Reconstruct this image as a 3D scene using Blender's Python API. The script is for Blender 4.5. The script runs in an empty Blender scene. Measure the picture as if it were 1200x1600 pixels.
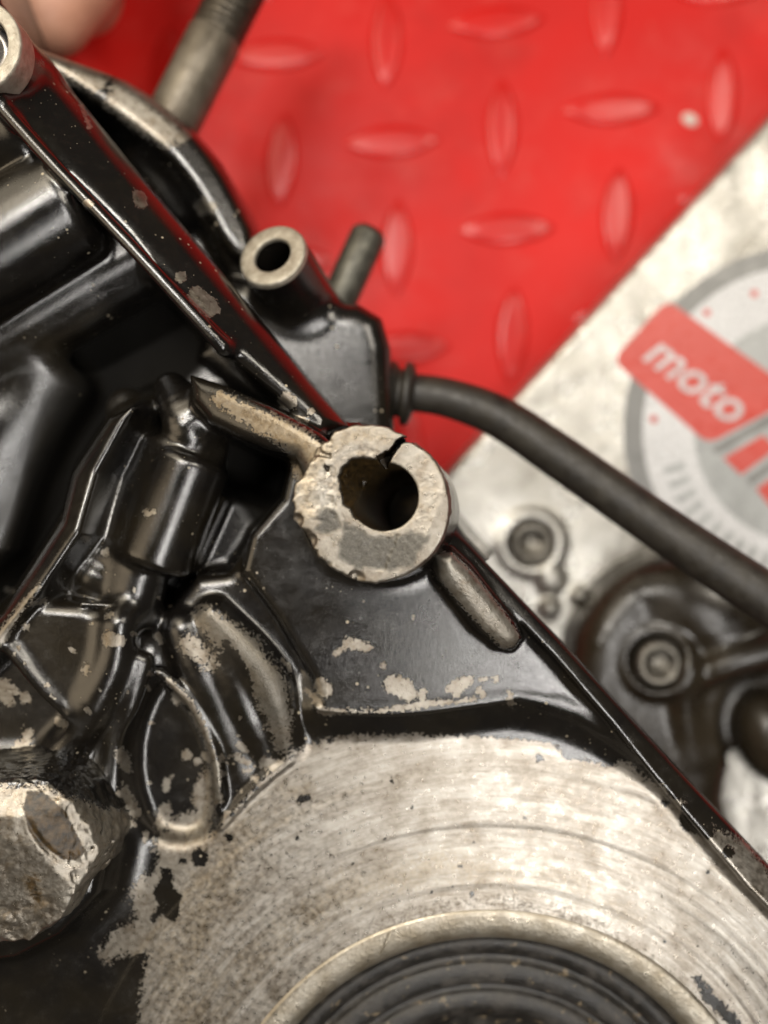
import bpy, math, random
import numpy as np
from mathutils import Vector, Matrix

C = bpy.context.scene.collection
SC = bpy.context.scene
MM = 0.001
rng = random.Random(7)

# ------------------------------------------------------------------ camera, world, lights
D = 121.0                     # camera height above the cracked boss, mm
PPM = 13.6                    # photo pixels (1200 wide) per mm at the boss
cam = bpy.data.cameras.new('camera')
co = bpy.data.objects.new('camera', cam); C.objects.link(co)
co.location = (0, 0, D*MM)
cam.sensor_fit = 'HORIZONTAL'; cam.sensor_width = 36
half = 600/PPM
cam.lens = 18*D/half
cam.clip_start = 0.005; cam.clip_end = 10
cam.dof.use_dof = True
cam.dof.focus_distance = (D+6.5)*MM
cam.dof.aperture_fstop = cam.lens/4.6
SC.camera = co
SC.render.resolution_x = 768; SC.render.resolution_y = 1024

W = bpy.data.worlds.new('World'); SC.world = W; W.use_nodes = True
bg = W.node_tree.nodes['Background']
bg.inputs[0].default_value = (1.0, 0.86, 0.68, 1); bg.inputs[1].default_value = 0.06

SC.view_settings.view_transform = 'Standard'
SC.view_settings.look = 'None'
SC.view_settings.exposure = 0.0
SC.view_settings.gamma = 1.0

def area(name, loc, size, sizey, power, col, target=(0, 0, -15)):
    L = bpy.data.lights.new(name, 'AREA'); L.shape = 'RECTANGLE'
    L.size = size*MM; L.size_y = sizey*MM; L.energy = power; L.color = col
    o = bpy.data.objects.new(name, L); C.objects.link(o)
    o.location = Vector(loc)*MM
    d = Vector(target)-Vector(loc)
    o.rotation_euler = d.to_track_quat('-Z', 'Y').to_euler()
    return o
# workshop tubes left and right of the phone, warm panels of lit ceiling beyond them
area('tube_lamp', (79, -125, 300), 30, 250, 0.74, (1.0, 0.965, 0.92), (79, -125, 0))
area('tube_lamp', (-75, 120, 300), 150, 26, 0.75, (1.0, 0.955, 0.89), (-60, 90, 0))
area('lamp_panel', (-150, 215, 310), 150, 190, 0.60, (1.0, 0.88, 0.68), (-60, 90, 0))
area('lamp_panel', (175, 195, 330), 110, 110, 0.62, (1.0, 0.92, 0.79), (60, 60, -20))
area('ceiling_glow', (-420, -20, 300), 260, 420, 0.65, (1.0, 0.80, 0.55))
area('ceiling_glow', (-240, 330, 170), 300, 300, 0.50, (1.0, 0.86, 0.64), (-40, 40, -10))

# ------------------------------------------------------------------ helpers
def at(px, py, z):
    s = (D-z)/D/PPM
    return np.array([(px-600)*s, (800-py)*s, z], dtype=float)

def tag(o, label=None, cat=None, group=None, kind=None):
    if label: o['label'] = label
    if cat: o['category'] = cat
    if group: o['group'] = group
    if kind: o['kind'] = kind
    return o

def empty(name, loc_mm, label, cat, group=None):
    o = bpy.data.objects.new(name, None); C.objects.link(o)
    o.empty_display_size = 0.01
    o.location = Vector(loc_mm)*MM
    return tag(o, label, cat, group)

def mesh_obj(name, verts, faces, mat, parent=None, root=None, smooth=True, attrs=None):
    """verts in world mm; root = the parent's world location in mm"""
    me = bpy.data.meshes.new(name)
    v = np.asarray(verts, dtype=np.float64)
    if root is not None: v = v-np.asarray(root)
    v = v*MM
    if isinstance(faces, np.ndarray):
        n = len(faces)
        me.vertices.add(len(v)); me.vertices.foreach_set('co', v.astype(np.float32).ravel())
        me.loops.add(n*4); me.loops.foreach_set('vertex_index', faces.astype(np.int32).ravel())
        me.polygons.add(n)
        me.polygons.foreach_set('loop_start', np.arange(0, n*4, 4, dtype=np.int32))
        me.polygons.foreach_set('loop_total', np.full(n, 4, dtype=np.int32))
        me.update(calc_edges=True); me.validate()
    else:
        me.from_pydata(v.tolist(), [], faces); me.update()
    if smooth: me.polygons.foreach_set('use_smooth', np.ones(len(me.polygons), dtype=bool))
    if attrs:
        for k, a in attrs.items():
            at_ = me.attributes.new(k, 'FLOAT', 'POINT'); at_.data.foreach_set('value', np.asarray(a, dtype=np.float32))
    me.materials.append(mat)
    o = bpy.data.objects.new(name, me); C.objects.link(o)
    if parent is not None: o.parent = parent
    return o

# ---- implicit solids on a voxel grid, meshed with surface nets
class Vol:
    def __init__(s, lo, hi, h):
        s.h = h; s.lo = np.array(lo, float)
        s.n = [int(math.ceil((hi[i]-lo[i])/h))+1 for i in range(3)]
        s.ax = [np.float32(lo[i])+np.arange(s.n[i], dtype=np.float32)*np.float32(h) for i in range(3)]
        s.d = np.full(s.n, 8.0, dtype=np.float32)
    def sub(s, lo, hi, pad):
        sl = []
        for i in range(3):
            a = max(0, int((lo[i]-pad-s.lo[i])/s.h)); b = min(s.n[i], int((hi[i]+pad-s.lo[i])/s.h)+2)
            if b <= a: return None
            sl.append(slice(a, b))
        return tuple(sl)
    def op(s, fn, lo, hi, k=0.6, mode='add'):
        sl = s.sub(lo, hi, k+3*s.h+0.5)
        if sl is None: return
        X = s.ax[0][sl[0]][:, None, None]; Y = s.ax[1][sl[1]][None, :, None]; Z = s.ax[2][sl[2]][None, None, :]
        e = fn(X, Y, Z).astype(np.float32)
        d = s.d[sl]
        if mode == 'cut': d = -d
        h = np.maximum(k-np.abs(d-e), 0)
        r = np.minimum(d, e)-h*h*np.float32(0.25/max(k, 1e-4))
        s.d[sl] = -r if mode == 'cut' else r
    def mesh(s):
        d = s.d.copy()
        d[0] = d[-1] = 1; d[:, 0] = d[:, -1] = 1; d[:, :, 0] = d[:, :, -1] = 1
        ins = d < 0
        c = np.zeros([n-1 for n in s.n], dtype=np.uint8)
        for i in (0, 1):
            for j in (0, 1):
                for k in (0, 1):
                    c += ins[i:s.n[0]-1+i, j:s.n[1]-1+j, k:s.n[2]-1+k]
        act = (c > 0) & (c < 8)
        I, J, K = np.nonzero(act)
        vid = np.full(act.shape, -1, dtype=np.int32); vid[I, J, K] = np.arange(len(I))
        P = np.zeros((len(I), 3)); cnt = np.zeros(len(I))
        cor = [(i, j, k) for i in (0, 1) for j in (0, 1) for k in (0, 1)]
        val = {q: d[I+q[0], J+q[1], K+q[2]].astype(np.float64) for q in cor}
        for a in cor:
            for ax in range(3):
                if a[ax]: continue
                b = list(a); b[ax] = 1; b = tuple(b)
                va, vb = val[a], val[b]
                m = (va < 0) != (vb < 0)
                t = np.where(m, va/np.where(m, va-vb, 1), 0)
                q = np.tile(np.array(a, float), (len(I), 1)); q[:, ax] = t
                P[m] += q[m]; cnt += m
        P /= cnt[:, None]
        P += np.stack([I, J, K], 1); P = P*s.h+s.lo
        F = []
        for ax in range(3):
            s0 = [slice(1, -1)]*3; s1 = [slice(1, -1)]*3
            s0[ax] = slice(0, -1); s1[ax] = slice(1, None)
            A = ins[tuple(s0)]; B = ins[tuple(s1)]
            idx = np.nonzero(A != B)
            ijk = [idx[q]+(0 if q == ax else 1) for q in range(3)]
            u, v = [(1, 2), (2, 0), (0, 1)][ax]
            def cell(du, dv):
                q = [x.copy() for x in ijk]; q[u] -= du; q[v] -= dv
                return vid[q[0], q[1], q[2]]
            f = np.stack([cell(1, 1), cell(0, 1), cell(0, 0), cell(1, 0)], 1)
            flip = ~A[idx]
            f[flip] = f[flip][:, ::-1]
            F.append(f)
        F = np.concatenate(F)
        return P, F[(F >= 0).all(1)]

def poly2d(X, Y, pts):
    """signed distance to a polygon, X (n,1,1) Y (1,m,1)"""
    x = X[:, :, 0]; y = Y[:, :, 0]
    pts = [(float(a), float(b)) for a, b in pts]
    best = None; inside = np.zeros(np.broadcast(x, y).shape, dtype=bool)
    for i in range(len(pts)):
        ax, ay = pts[i-1]; bx, by = pts[i]
        ex, ey = bx-ax, by-ay
        L = ex*ex+ey*ey
        if L < 1e-12: continue
        wx, wy = x-ax, y-ay
        t = np.clip((wx*ex+wy*ey)/L, 0, 1)
        dd = (wx-ex*t)**2+(wy-ey*t)**2
        best = dd if best is None else np.minimum(best, dd)
        c = (ay > y) != (by > y)
        xi = ax+(y-ay)*(ex/(ey if abs(ey) > 1e-9 else 1e-9))
        inside ^= c & (x < xi)
    d = np.sqrt(best)
    return np.where(inside, -d, d)[:, :, None]

def chaikin(pts, n=1):
    for _ in range(n):
        q = []
        for i in range(len(pts)):
            a = np.array(pts[i], float); b = np.array(pts[(i+1) % len(pts)], float)
            q += [tuple(a*.75+b*.25), tuple(a*.25+b*.75)]
        pts = q
    return pts

def prism(vol, ppx, ztop, zbot, r=0.8, k=0.8, mode='add', draft=0.05, zref=None, smooth=0, grow=0.0):
    """extrude a photo-pixel polygon; ztop number or [(px,py,z)x3] plane"""
    if smooth: ppx = chaikin(ppx, smooth)
    if isinstance(ztop, (int, float)):
        zr = ztop; pl = None; zmax = ztop
    else:
        q = [at(*p) for p in ztop]
        n = np.cross(q[1]-q[0], q[2]-q[0]); pl = (-n[0]/n[2], -n[1]/n[2], q[0][2]+(n[0]*q[0][0]+n[1]*q[0][1])/n[2])
        zr = sum(p[2] for p in ztop)/3; zmax = max(p[2] for p in ztop)+3
    if zref is not None: zr = zref
    P = [at(a, b, zr)[:2] for a, b in ppx]
    A = np.array(P)
    ext = max(0, draft)*(zr-zbot)+grow+r
    lo = (A[:, 0].min()-ext, A[:, 1].min()-ext, zbot); hi = (A[:, 0].max()+ext, A[:, 1].max()+ext, zmax)
    def fn(X, Y, Z):
        d2 = poly2d(X, Y, P)-grow-draft*np.maximum(zr-Z, -2)
        zt = zr if pl is None else pl[0]*X+pl[1]*Y+pl[2]
        nrm = 1.0 if pl is None else 1/math.sqrt(1+pl[0]**2+pl[1]**2)
        dz = np.maximum((Z-zt)*nrm, zbot-Z)
        a = d2+r; b = dz+r
        return np.minimum(np.maximum(a, b), 0)+np.sqrt(np.maximum(a, 0)**2+np.maximum(b, 0)**2)-r
    vol.op(fn, lo, hi, k, mode)

def capsule(vol, a, b, ra, rb=None, k=0.8, mode='add'):
    rb = ra if rb is None else rb
    a = np.array(a, float); b = np.array(b, float); m = max(ra, rb)
    e = b-a; L = float(e @ e)
    def fn(X, Y, Z):
        wx, wy, wz = X-a[0], Y-a[1], Z-a[2]
        t = np.clip((wx*e[0]+wy*e[1]+wz*e[2])/L, 0, 1)
        return np.sqrt((wx-e[0]*t)**2+(wy-e[1]*t)**2+(wz-e[2]*t)**2)-(ra+(rb-ra)*t)
    vol.op(fn, np.minimum(a, b)-m, np.maximum(a, b)+m, k, mode)

def rough(vol, lo, hi, amp, cell, octaves=3, seed=1, ridge=False):
    """lumpy fracture relief: value noise added to the distance field"""
    r = np.random.RandomState(seed); sl = vol.sub(lo, hi, 0)
    e = 0
    for o in range(octaves):
        c = cell/2**o; g = []
        for ax in range(3):
            x = vol.ax[ax][sl[ax]]/c+100.37*(o+1); x = x-math.floor(x.min()); i0 = x.astype(int); f = x-i0
            g.append((i0, (f*f*(3-2*f)).astype(np.float32)))
        a = r.rand(*[q[0].max()+2 for q in g]).astype(np.float32)
        for ax in range(3):
            i0, f = g[ax]; sh = [1, 1, 1]; sh[ax] = -1; f = f.reshape(sh)
            a = np.take(a, i0, ax)*(1-f)+np.take(a, i0+1, ax)*f
        a = a-0.5
        if ridge: a = 0.25-np.abs(a)
        e = e+a*(amp/1.7**o)
    vol.d[sl] += e

def chain(vol, pts, r, k=0.8, mode='add'):
    """one smooth rounded ridge through photo points px, py, z, optional radius"""
    Q = [np.append(at(*p[:3]), p[3] if len(p) > 3 else r) for p in pts]
    S = []
    for i in range(len(Q)-1):
        p0, p1, p2, p3 = Q[max(i-1, 0)], Q[i], Q[i+1], Q[min(i+2, len(Q)-1)]
        n = 4 if len(Q) > 2 else 1
        for t in [m/n for m in range(n)]:
            S.append(0.5*((2*p1)+(-p0+p2)*t+(2*p0-5*p1+4*p2-p3)*t*t+(-p0+3*p1-3*p2+p3)*t**3))
    S.append(Q[-1]); A = np.array(S); m = A[:, 3].max()
    def fn(X, Y, Z):
        best = None
        for a, c in zip(S[:-1], S[1:]):
            e = c[:3]-a[:3]; L = float(e @ e)+1e-9
            wx, wy, wz = X-a[0], Y-a[1], Z-a[2]
            t = np.clip((wx*e[0]+wy*e[1]+wz*e[2])/L, 0, 1)
            d = np.sqrt((wx-e[0]*t)**2+(wy-e[1]*t)**2+(wz-e[2]*t)**2)-(a[3]+(c[3]-a[3])*t)
            best = d if best is None else np.minimum(best, d)
        return best
    vol.op(fn, A[:, :3].min(0)-m, A[:, :3].max(0)+m, k, mode)

def cyl(vol, a, b, r, rnd=0.5, k=0.8, mode='add', rb=None):
    a = np.array(a, float); b = np.array(b, float); rb = r if rb is None else rb
    e = b-a; L = math.sqrt(e @ e); e = e/L; m = max(r, rb)+0.1
    def fn(X, Y, Z):
        wx, wy, wz = X-a[0], Y-a[1], Z-a[2]
        t = wx*e[0]+wy*e[1]+wz*e[2]
        rad = np.sqrt(np.maximum(wx*wx+wy*wy+wz*wz-t*t, 0))
        rr = r+(rb-r)*np.clip(t/L, 0, 1)
        p = rad-rr+rnd; q = np.abs(t-L/2)-L/2+rnd
        return np.minimum(np.maximum(p, q), 0)+np.sqrt(np.maximum(p, 0)**2+np.maximum(q, 0)**2)-rnd
    vol.op(fn, np.minimum(a, b)-m, np.maximum(a, b)+m, k, mode)

def ellipsoid(vol, c, rad, ang=0, k=1.5, mode='add'):
    c = np.array(c, float); ca, sa = math.cos(ang), math.sin(ang); m = max(rad)
    def fn(X, Y, Z):
        x, y, z = X-c[0], Y-c[1], Z-c[2]
        u = (x*ca+y*sa)/rad[0]; v = (-x*sa+y*ca)/rad[1]; w = z/rad[2]
        k0 = np.sqrt(u*u+v*v+w*w); k1 = np.sqrt((u/rad[0])**2+(v/rad[1])**2+(w/rad[2])**2)
        return k0*(k0-1)/np.maximum(k1, 1e-5)
    vol.op(fn, c-m, c+m, k, mode)

def ragged(pts, amp, step=4.0, seed=3):
    r = random.Random(seed); out = []
    for i in range(len(pts)):
        a = np.array(pts[i-1], float); c = np.array(pts[i], float); n = max(1, int(np.linalg.norm(c-a)/step))
        for k in range(n):
            out.append(tuple(a+(c-a)*k/n+np.array([r.gauss(0, amp), r.gauss(0, amp)])))
    return out

# ---- wear fields baked as attributes on real vertices, drawn as strokes (photo px)
def to_px(P):
    s = PPM*D/(D-P[:, 2])
    return 600+P[:, 0]*s, 800-P[:, 1]*s

def stroke(P2, pts, r, soft=10.0):
    soft = soft*1.5
    """~0.5 on the stroke's edge, 1 well inside, 0 well outside"""
    x, y = P2; best = np.full(len(x), 1e9)
    pts = [(p[0], p[1], p[2] if len(p) > 2 else r) for p in pts]
    if len(pts) == 1: pts = pts*2
    for (ax, ay, ra), (bx, by, rb) in zip(pts[:-1], pts[1:]):
        ex, ey = bx-ax, by-ay; L = ex*ex+ey*ey+1e-9
        t = np.clip(((x-ax)*ex+(y-ay)*ey)/L, 0, 1)
        best = np.minimum(best, np.hypot(x-ax-ex*t, y-ay-ey*t)-(ra+(rb-ra)*t))
    return np.clip(0.5-best/(2*soft), 0, 1)

def pmask(P2, poly, soft=10.0):
    x, y = P2
    best = np.full(len(x), 1e18); ins = np.zeros(len(x), bool)
    for i in range(len(poly)):
        ax, ay = poly[i-1]; bx, by = poly[i]
        ex, ey = bx-ax, by-ay; L = ex*ex+ey*ey+1e-9
        t = np.clip(((x-ax)*ex+(y-ay)*ey)/L, 0, 1)
        best = np.minimum(best, (x-ax-ex*t)**2+(y-ay-ey*t)**2)
        ins ^= ((ay > y) != (by > y)) & (x < ax+(y-ay)*(ex/(ey if abs(ey) > 1e-9 else 1e-9)))
    d = np.sqrt(best); d = np.where(ins, -d, d)
    return np.clip(0.5-d/(2*soft), 0, 1)

# ------------------------------------------------------------------ materials
class NT:
    def __init__(s, name):
        s.m = bpy.data.materials.new(name); s.m.use_nodes = True
        s.t = s.m.node_tree; s.t.nodes.clear()
        s.out = s.t.nodes.new('ShaderNodeOutputMaterial')
        s.b = s.t.nodes.new('ShaderNodeBsdfPrincipled')
        s.t.links.new(s.b.outputs[0], s.out.inputs[0])
        tc = s.t.nodes.new('ShaderNodeTexCoord')
        s.P = s.vm('SCALE', tc.outputs['Object'], scale=1000)
    def put(s, sock, v):
        if v is None: return
        if hasattr(v, 'is_linked') or isinstance(v, bpy.types.NodeSocket): s.t.links.new(v, sock)
        else: sock.default_value = v
    def vm(s, op, a, b=None, scale=None):
        n = s.t.nodes.new('ShaderNodeVectorMath'); n.operation = op
        s.put(n.inputs[0], a)
        if b is not None: s.put(n.inputs[1], b)
        if scale is not None: s.put(n.inputs['Scale'], scale)
        return n.outputs['Value'] if op in ('LENGTH', 'DOT_PRODUCT', 'DISTANCE') else n.outputs[0]
    def ma(s, op, a, b=None, c=None, clamp=False):
        n = s.t.nodes.new('ShaderNodeMath'); n.operation = op; n.use_clamp = clamp
        s.put(n.inputs[0], a); s.put(n.inputs[1], b); s.put(n.inputs[2], c)
        return n.outputs[0]
    def noise(s, scale, detail=3, rough=0.55, vec=None, dist=0.0):
        n = s.t.nodes.new('ShaderNodeTexNoise')
        s.put(n.inputs['Vector'], vec if vec is not None else s.P)
        n.inputs['Scale'].default_value = scale; n.inputs['Detail'].default_value = detail
        n.inputs['Roughness'].default_value = rough; n.inputs['Distortion'].default_value = dist
        return n.outputs['Fac']
    def vor(s, scale, vec=None, feature='F1'):
        n = s.t.nodes.new('ShaderNodeTexVoronoi'); n.feature = feature
        s.put(n.inputs['Vector'], vec if vec is not None else s.P); n.inputs['Scale'].default_value = scale
        return n.outputs['Distance']
    def attr(s, name):
        n = s.t.nodes.new('ShaderNodeAttribute'); n.attribute_name = name
        return n.outputs['Fac']
    def rg(s, v, a, b, c=0.0, d=1.0, smooth=False):
        n = s.t.nodes.new('ShaderNodeMapRange'); n.clamp = True
        if smooth: n.interpolation_type = 'SMOOTHSTEP'
        s.put(n.inputs[0], v)
        for i, q in enumerate((a, b, c, d)): s.put(n.inputs[1+i], q)
        return n.outputs[0]
    def mix(s, f, a, b):
        n = s.t.nodes.new('ShaderNodeMix'); n.data_type = 'RGBA'
        s.put(n.inputs[0], f)
        s.put(n.inputs[6], a if not isinstance(a, tuple) else a+(1,)); s.put(n.inputs[7], b if not isinstance(b, tuple) else b+(1,))
        return n.outputs[2]
    def mixf(s, f, a, b):
        n = s.t.nodes.new('ShaderNodeMix'); n.data_type = 'FLOAT'
        s.put(n.inputs[0], f); s.put(n.inputs[2], a); s.put(n.inputs[3], b)
        return n.outputs[0]
    def bump(s, h, dist=0.05, strength=1.0, normal=None):
        n = s.t.nodes.new('ShaderNodeBump'); n.inputs['Strength'].default_value = strength
        n.inputs['Distance'].default_value = dist*MM
        s.put(n.inputs['Height'], h)
        if normal is not None: s.put(n.inputs['Normal'], normal)
        return n.outputs[0]
    def set(s, **k):
        names = dict(color='Base Color', rough='Roughness', metal='Metallic', normal='Normal', spec='Specular IOR Level', coat='Coat Weight', coat_rough='Coat Roughness', sheen='Sheen Weight', sss='Subsurface Weight')
        for q, v in k.items():
            if isinstance(v, tuple) and len(v) == 3: v = v+(1,)
            s.put(s.b.inputs[names[q]], v)
        return s.m

FACE_Z = -15.0
HUB = at(765, 1868, FACE_Z)
ENG = np.array([0.0, -20.0, -45.0])       # engine origin, mm

def cast_material(name, root):
    t = NT(name)
    wear, stain, oil, mach = t.attr('wear'), t.attr('stain'), t.attr('oil'), t.attr('machined')
    n1 = t.noise(0.30, 5, 0.62); n2 = t.noise(1.3, 4, 0.6); n3 = t.noise(7.0, 3, 0.6)
    j = t.ma('ADD', t.ma('MULTIPLY', t.ma('SUBTRACT', n1, 0.5), 0.9), t.ma('MULTIPLY', t.ma('SUBTRACT', t.noise(1.9, 4, 0.65, t.vm('ADD', t.P, (5, 5, 5))), 0.5), 1.7))
    j = t.ma('ADD', j, t.ma('MULTIPLY', t.ma('SUBTRACT', t.noise(4.0, 3, 0.55), 0.5), 0.8))
    win = t.ma('MULTIPLY', t.ma('MULTIPLY', wear, t.ma('SUBTRACT', 1.0, wear)), 4.0)
    w = t.ma('ADD', wear, t.ma('MULTIPLY', j, t.ma('ADD', t.ma('MULTIPLY', win, 0.9), 0.10)))
    mask = t.rg(w, 0.47, 0.53)
    # stray pin chips and dust in the paint
    dust = t.rg(t.vor(0.42, t.vm('ADD', t.P, (3.1, 7.7, 1.3))), 0.05, 0.10, 1, 0)
    dust = t.ma('MAXIMUM', dust, t.rg(t.vor(1.1, t.vm('ADD', t.P, (1.7, 0.3, 6.1))), 0.05, 0.085, 0.7, 0))
    dust = t.ma('MULTIPLY', dust, t.rg(t.noise(0.12, 2), 0.50, 0.60))
    # machining marks about the shaft hub
    q = t.vm('SUBTRACT', t.P, tuple(HUB-np.asarray(root)))
    sx = t.t.nodes.new('ShaderNodeSeparateXYZ'); t.t.links.new(q, sx.inputs[0])
    rr = t.ma('SQRT', t.ma('ADD', t.ma('MULTIPLY', sx.outputs[0], sx.outputs[0]), t.ma('MULTIPLY', sx.outputs[1], sx.outputs[1])))
    an = t.ma('ARCTAN2', sx.outputs[0], sx.outputs[1])
    cb = t.t.nodes.new('ShaderNodeCombineXYZ'); t.put(cb.inputs[0], t.ma('MULTIPLY', rr, 1.0)); t.put(cb.inputs[1], t.ma('MULTIPLY', an, 3.0))
    swirl = t.noise(2.2, 6, 0.72, cb.outputs[0])
    cb2 = t.t.nodes.new('ShaderNodeCombineXYZ'); t.put(cb2.inputs[0], rr); t.put(cb2.inputs[1], t.ma('MULTIPLY', an, 14.0))
    swirl2 = t.noise(0.7, 3, 0.6, cb2.outputs[0])
    # bare aluminium
    blot = t.noise(0.16, 5, 0.6, dist=0.6)
    pit = t.rg(t.noise(2.6, 4, 0.7), 0.66, 0.74)
    c = t.mix(t.rg(blot, 0.35, 0.65), (0.15, 0.125, 0.096), t.mix(mach, (0.255, 0.235, 0.20), (0.365, 0.345, 0.312)))
    c = t.mix(t.ma('MULTIPLY', t.rg(n2, 0.35, 0.65), 0.45), c, t.mix(mach, (0.34, 0.32, 0.285), (0.46, 0.43, 0.385)))
    c = t.mix(t.ma('MULTIPLY', t.rg(t.noise(0.55, 5, 0.7), 0.50, 0.68), t.mixf(mach, 0.75, 0.32)), c, (0.15, 0.12, 0.085))
    c = t.mix(t.ma('MULTIPLY', t.ma('MULTIPLY', mach, t.rg(swirl, 0.45, 0.66)), 0.6), c, (0.14, 0.115, 0.085))
    c = t.mix(t.ma('MULTIPLY', t.ma('MULTIPLY', mach, t.rg(swirl2, 0.48, 0.68)), 0.5), c, (0.46, 0.435, 0.39))
    c = t.mix(t.ma('MULTIPLY', pit, 0.55), c, (0.07, 0.05, 0.03))
    c = t.mix(t.ma('MULTIPLY', t.rg(t.ma('ADD', t.attr('warm'), t.ma('MULTIPLY', j, 0.5)), 0.3, 0.8), 0.8), c, t.mix(t.rg(n2, 0.3, 0.7), (0.15, 0.112, 0.066), (0.35, 0.29, 0.20)))
    c = t.mix(t.ma('MULTIPLY', t.rg(t.ma('ADD', stain, t.ma('MULTIPLY', j, 0.3)), 0.25, 0.5), t.ma('MULTIPLY', stain, 1.15, None, True)), c, t.mix(t.rg(n3, 0.4, 0.65), (0.045, 0.041, 0.033), (0.11, 0.102, 0.087)))
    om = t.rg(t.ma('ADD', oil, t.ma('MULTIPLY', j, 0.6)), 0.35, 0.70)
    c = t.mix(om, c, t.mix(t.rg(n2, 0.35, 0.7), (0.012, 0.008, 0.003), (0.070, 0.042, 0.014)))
    # black stove paint, browned by oil
    pb = t.mix(t.rg(t.noise(0.09, 4, 0.6), 0.40, 0.70), (0.0045, 0.004, 0.0037), (0.010, 0.008, 0.005))
    film = t.rg(t.noise(0.6, 6, 0.75), 0.50, 0.72)
    pb = t.mix(t.ma('MULTIPLY', film, 0.10), pb, (0.026, 0.021, 0.014))
    pc = t.mix(dust, pb, (0.33, 0.28, 0.20))
    shade = t.attr('pocket_shade')  # shade of the deep pockets, painted in as darker, duller paint
    pc = t.mix(shade, pc, (0.004, 0.0034, 0.0025))
    col = t.mix(mask, pc, c)
    prough = t.rg(t.noise(0.22, 4, 0.6), 0.3, 0.7, 0.11, 0.25)
    prough = t.ma('ADD', prough, t.ma('MULTIPLY', film, 0.10))
    prough = t.mixf(shade, t.mixf(dust, prough, 0.8), 0.72)
    mrough = t.mixf(t.rg(n2, 0.3, 0.7), 0.24, 0.46)
    mrough = t.mixf(om, mrough, 0.42)
    rough = t.mixf(mask, prough, mrough)
    metal = t.ma('MULTIPLY', mask, t.mixf(om, t.mixf(stain, 0.85, 0.45), 0.0))
    h = t.ma('MULTIPLY', n3, 0.35)
    grain = t.noise(3.2, 5, 0.65)
    hp = t.ma('ADD', t.ma('MULTIPLY', t.noise(1.6, 4, 0.65), 0.10), t.ma('MULTIPLY', n3, 0.15))
    hm = t.ma('ADD', t.ma('MULTIPLY', grain, t.mixf(mach, 0.42, 0.20)), t.ma('MULTIPLY', t.ma('MULTIPLY', swirl, mach), 0.30))
    hh = t.mixf(mask, t.ma('ADD', hp, 0.9), hm)
    nb = t.bump(hh, 0.16, 0.8)
    return t.set(color=col, rough=rough, metal=metal, normal=nb, spec=t.mixf(mask, t.mixf(shade, 0.85, 0.12), 0.5))

M_cast = cast_material('cast_aluminium_black_paint', ENG)

def simple(name, color, rough=0.5, metal=0.0, vary=0.25, bump=0.05, nscale=0.6, color2=None, spec=0.5):
    t = NT(name)
    n = t.noise(nscale, 5, 0.6)
    c2 = color2 or tuple(x*(1-vary*1.6) for x in color)
    col = t.mix(t.rg(n, 0.3, 0.7), c2, color)
    r = t.mixf(t.rg(t.noise(nscale*2.3, 3), 0.3, 0.7), max(0.05, rough-0.12), min(1, rough+0.12))
    return t.set(color=col, rough=r, metal=metal, spec=spec, normal=t.bump(t.noise(nscale*6, 4, 0.65), bump, 0.7))

M_steel = simple('oiled_steel', (0.17, 0.15, 0.12), 0.42, 0.55, 0.5, 0.05, 0.18, (0.07, 0.055, 0.038))
M_thread = simple('dark_thread', (0.10, 0.085, 0.065), 0.42, 0.7, 0.4, 0.03, 0.8)
M_darksteel = simple('grey_stud_steel', (0.12, 0.115, 0.095), 0.45, 0.6, 0.4, 0.04, 0.6)
M_rubber = simple('black_rubber', (0.026, 0.022, 0.016), 0.5, 0.0, 0.3, 0.06, 0.35, (0.012, 0.010, 0.008))
def mat_seal():
    t = NT('grimy_seal_rubber')
    g = t.rg(t.noise(0.35, 6, 0.7), 0.45, 0.65)
    c = t.mix(g, (0.012, 0.011, 0.010), (0.042, 0.038, 0.034))
    g2 = t.rg(t.noise(0.55, 5, 0.7, t.vm('ADD', t.P, (9, 2, 4))), 0.60, 0.66)
    c = t.mix(t.ma('MULTIPLY', g2, 0.8), c, (0.16, 0.125, 0.08))
    return t.set(color=c, rough=t.mixf(g, 0.28, 0.55), normal=t.bump(t.noise(2.5, 5, 0.7), 0.14, 0.8))
M_seal = mat_seal()
M_bronze = simple('worn_seat_metal', (0.40, 0.37, 0.315), 0.38, 0.8, 0.4, 0.10, 0.30, (0.24, 0.205, 0.15))
M_cream = simple('machined_ring', (0.46, 0.425, 0.355), 0.42, 0.6, 0.15, 0.12, 0.8, (0.24, 0.21, 0.165))
M_bolt = simple('bright_bolt', (0.42, 0.41, 0.42), 0.25, 0.9, 0.3, 0.03, 0.6)
M_oily = simple('oily_brown_casting', (0.030, 0.023, 0.014), 0.30, 0.0, 0.5, 0.10, 0.10, (0.012, 0.009, 0.006))
M_white = simple('paint_white', (0.62, 0.60, 0.55), 0.6, 0.0, 0.1, 0.04)

def mat_red():
    t = NT('red_rubber_mat')
    c = t.mix(t.rg(t.noise(0.02, 4, 0.6), 0.35, 0.65), (0.46, 0.011, 0.009), (0.56, 0.014, 0.011))
    c = t.mix(t.ma('MULTIPLY', t.rg(t.noise(0.12, 6, 0.7), 0.52, 0.75), 0.25), c, (0.55, 0.10, 0.08))
    c = t.mix(t.ma('MULTIPLY', t.rg(t.noise(0.035, 6, 0.7, t.vm('ADD', t.P, (40, 9, 3))), 0.50, 0.72), 0.35), c, (0.20, 0.012, 0.010))
    c = t.mix(t.rg(t.vor(0.13), 0.03, 0.05, 0.5, 0), c, (0.30, 0.12, 0.09))
    r = t.rg(t.noise(0.08, 5, 0.65), 0.3, 0.7, 0.30, 0.55)
    return t.set(color=c, rough=r, spec=0.16, normal=t.bump(t.noise(1.5, 3, 0.6), 0.04, 0.5))
M_red = mat_red()
M_tread = mat_red(); M_tread.name = 'red_rubber_tread_polished'
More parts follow.
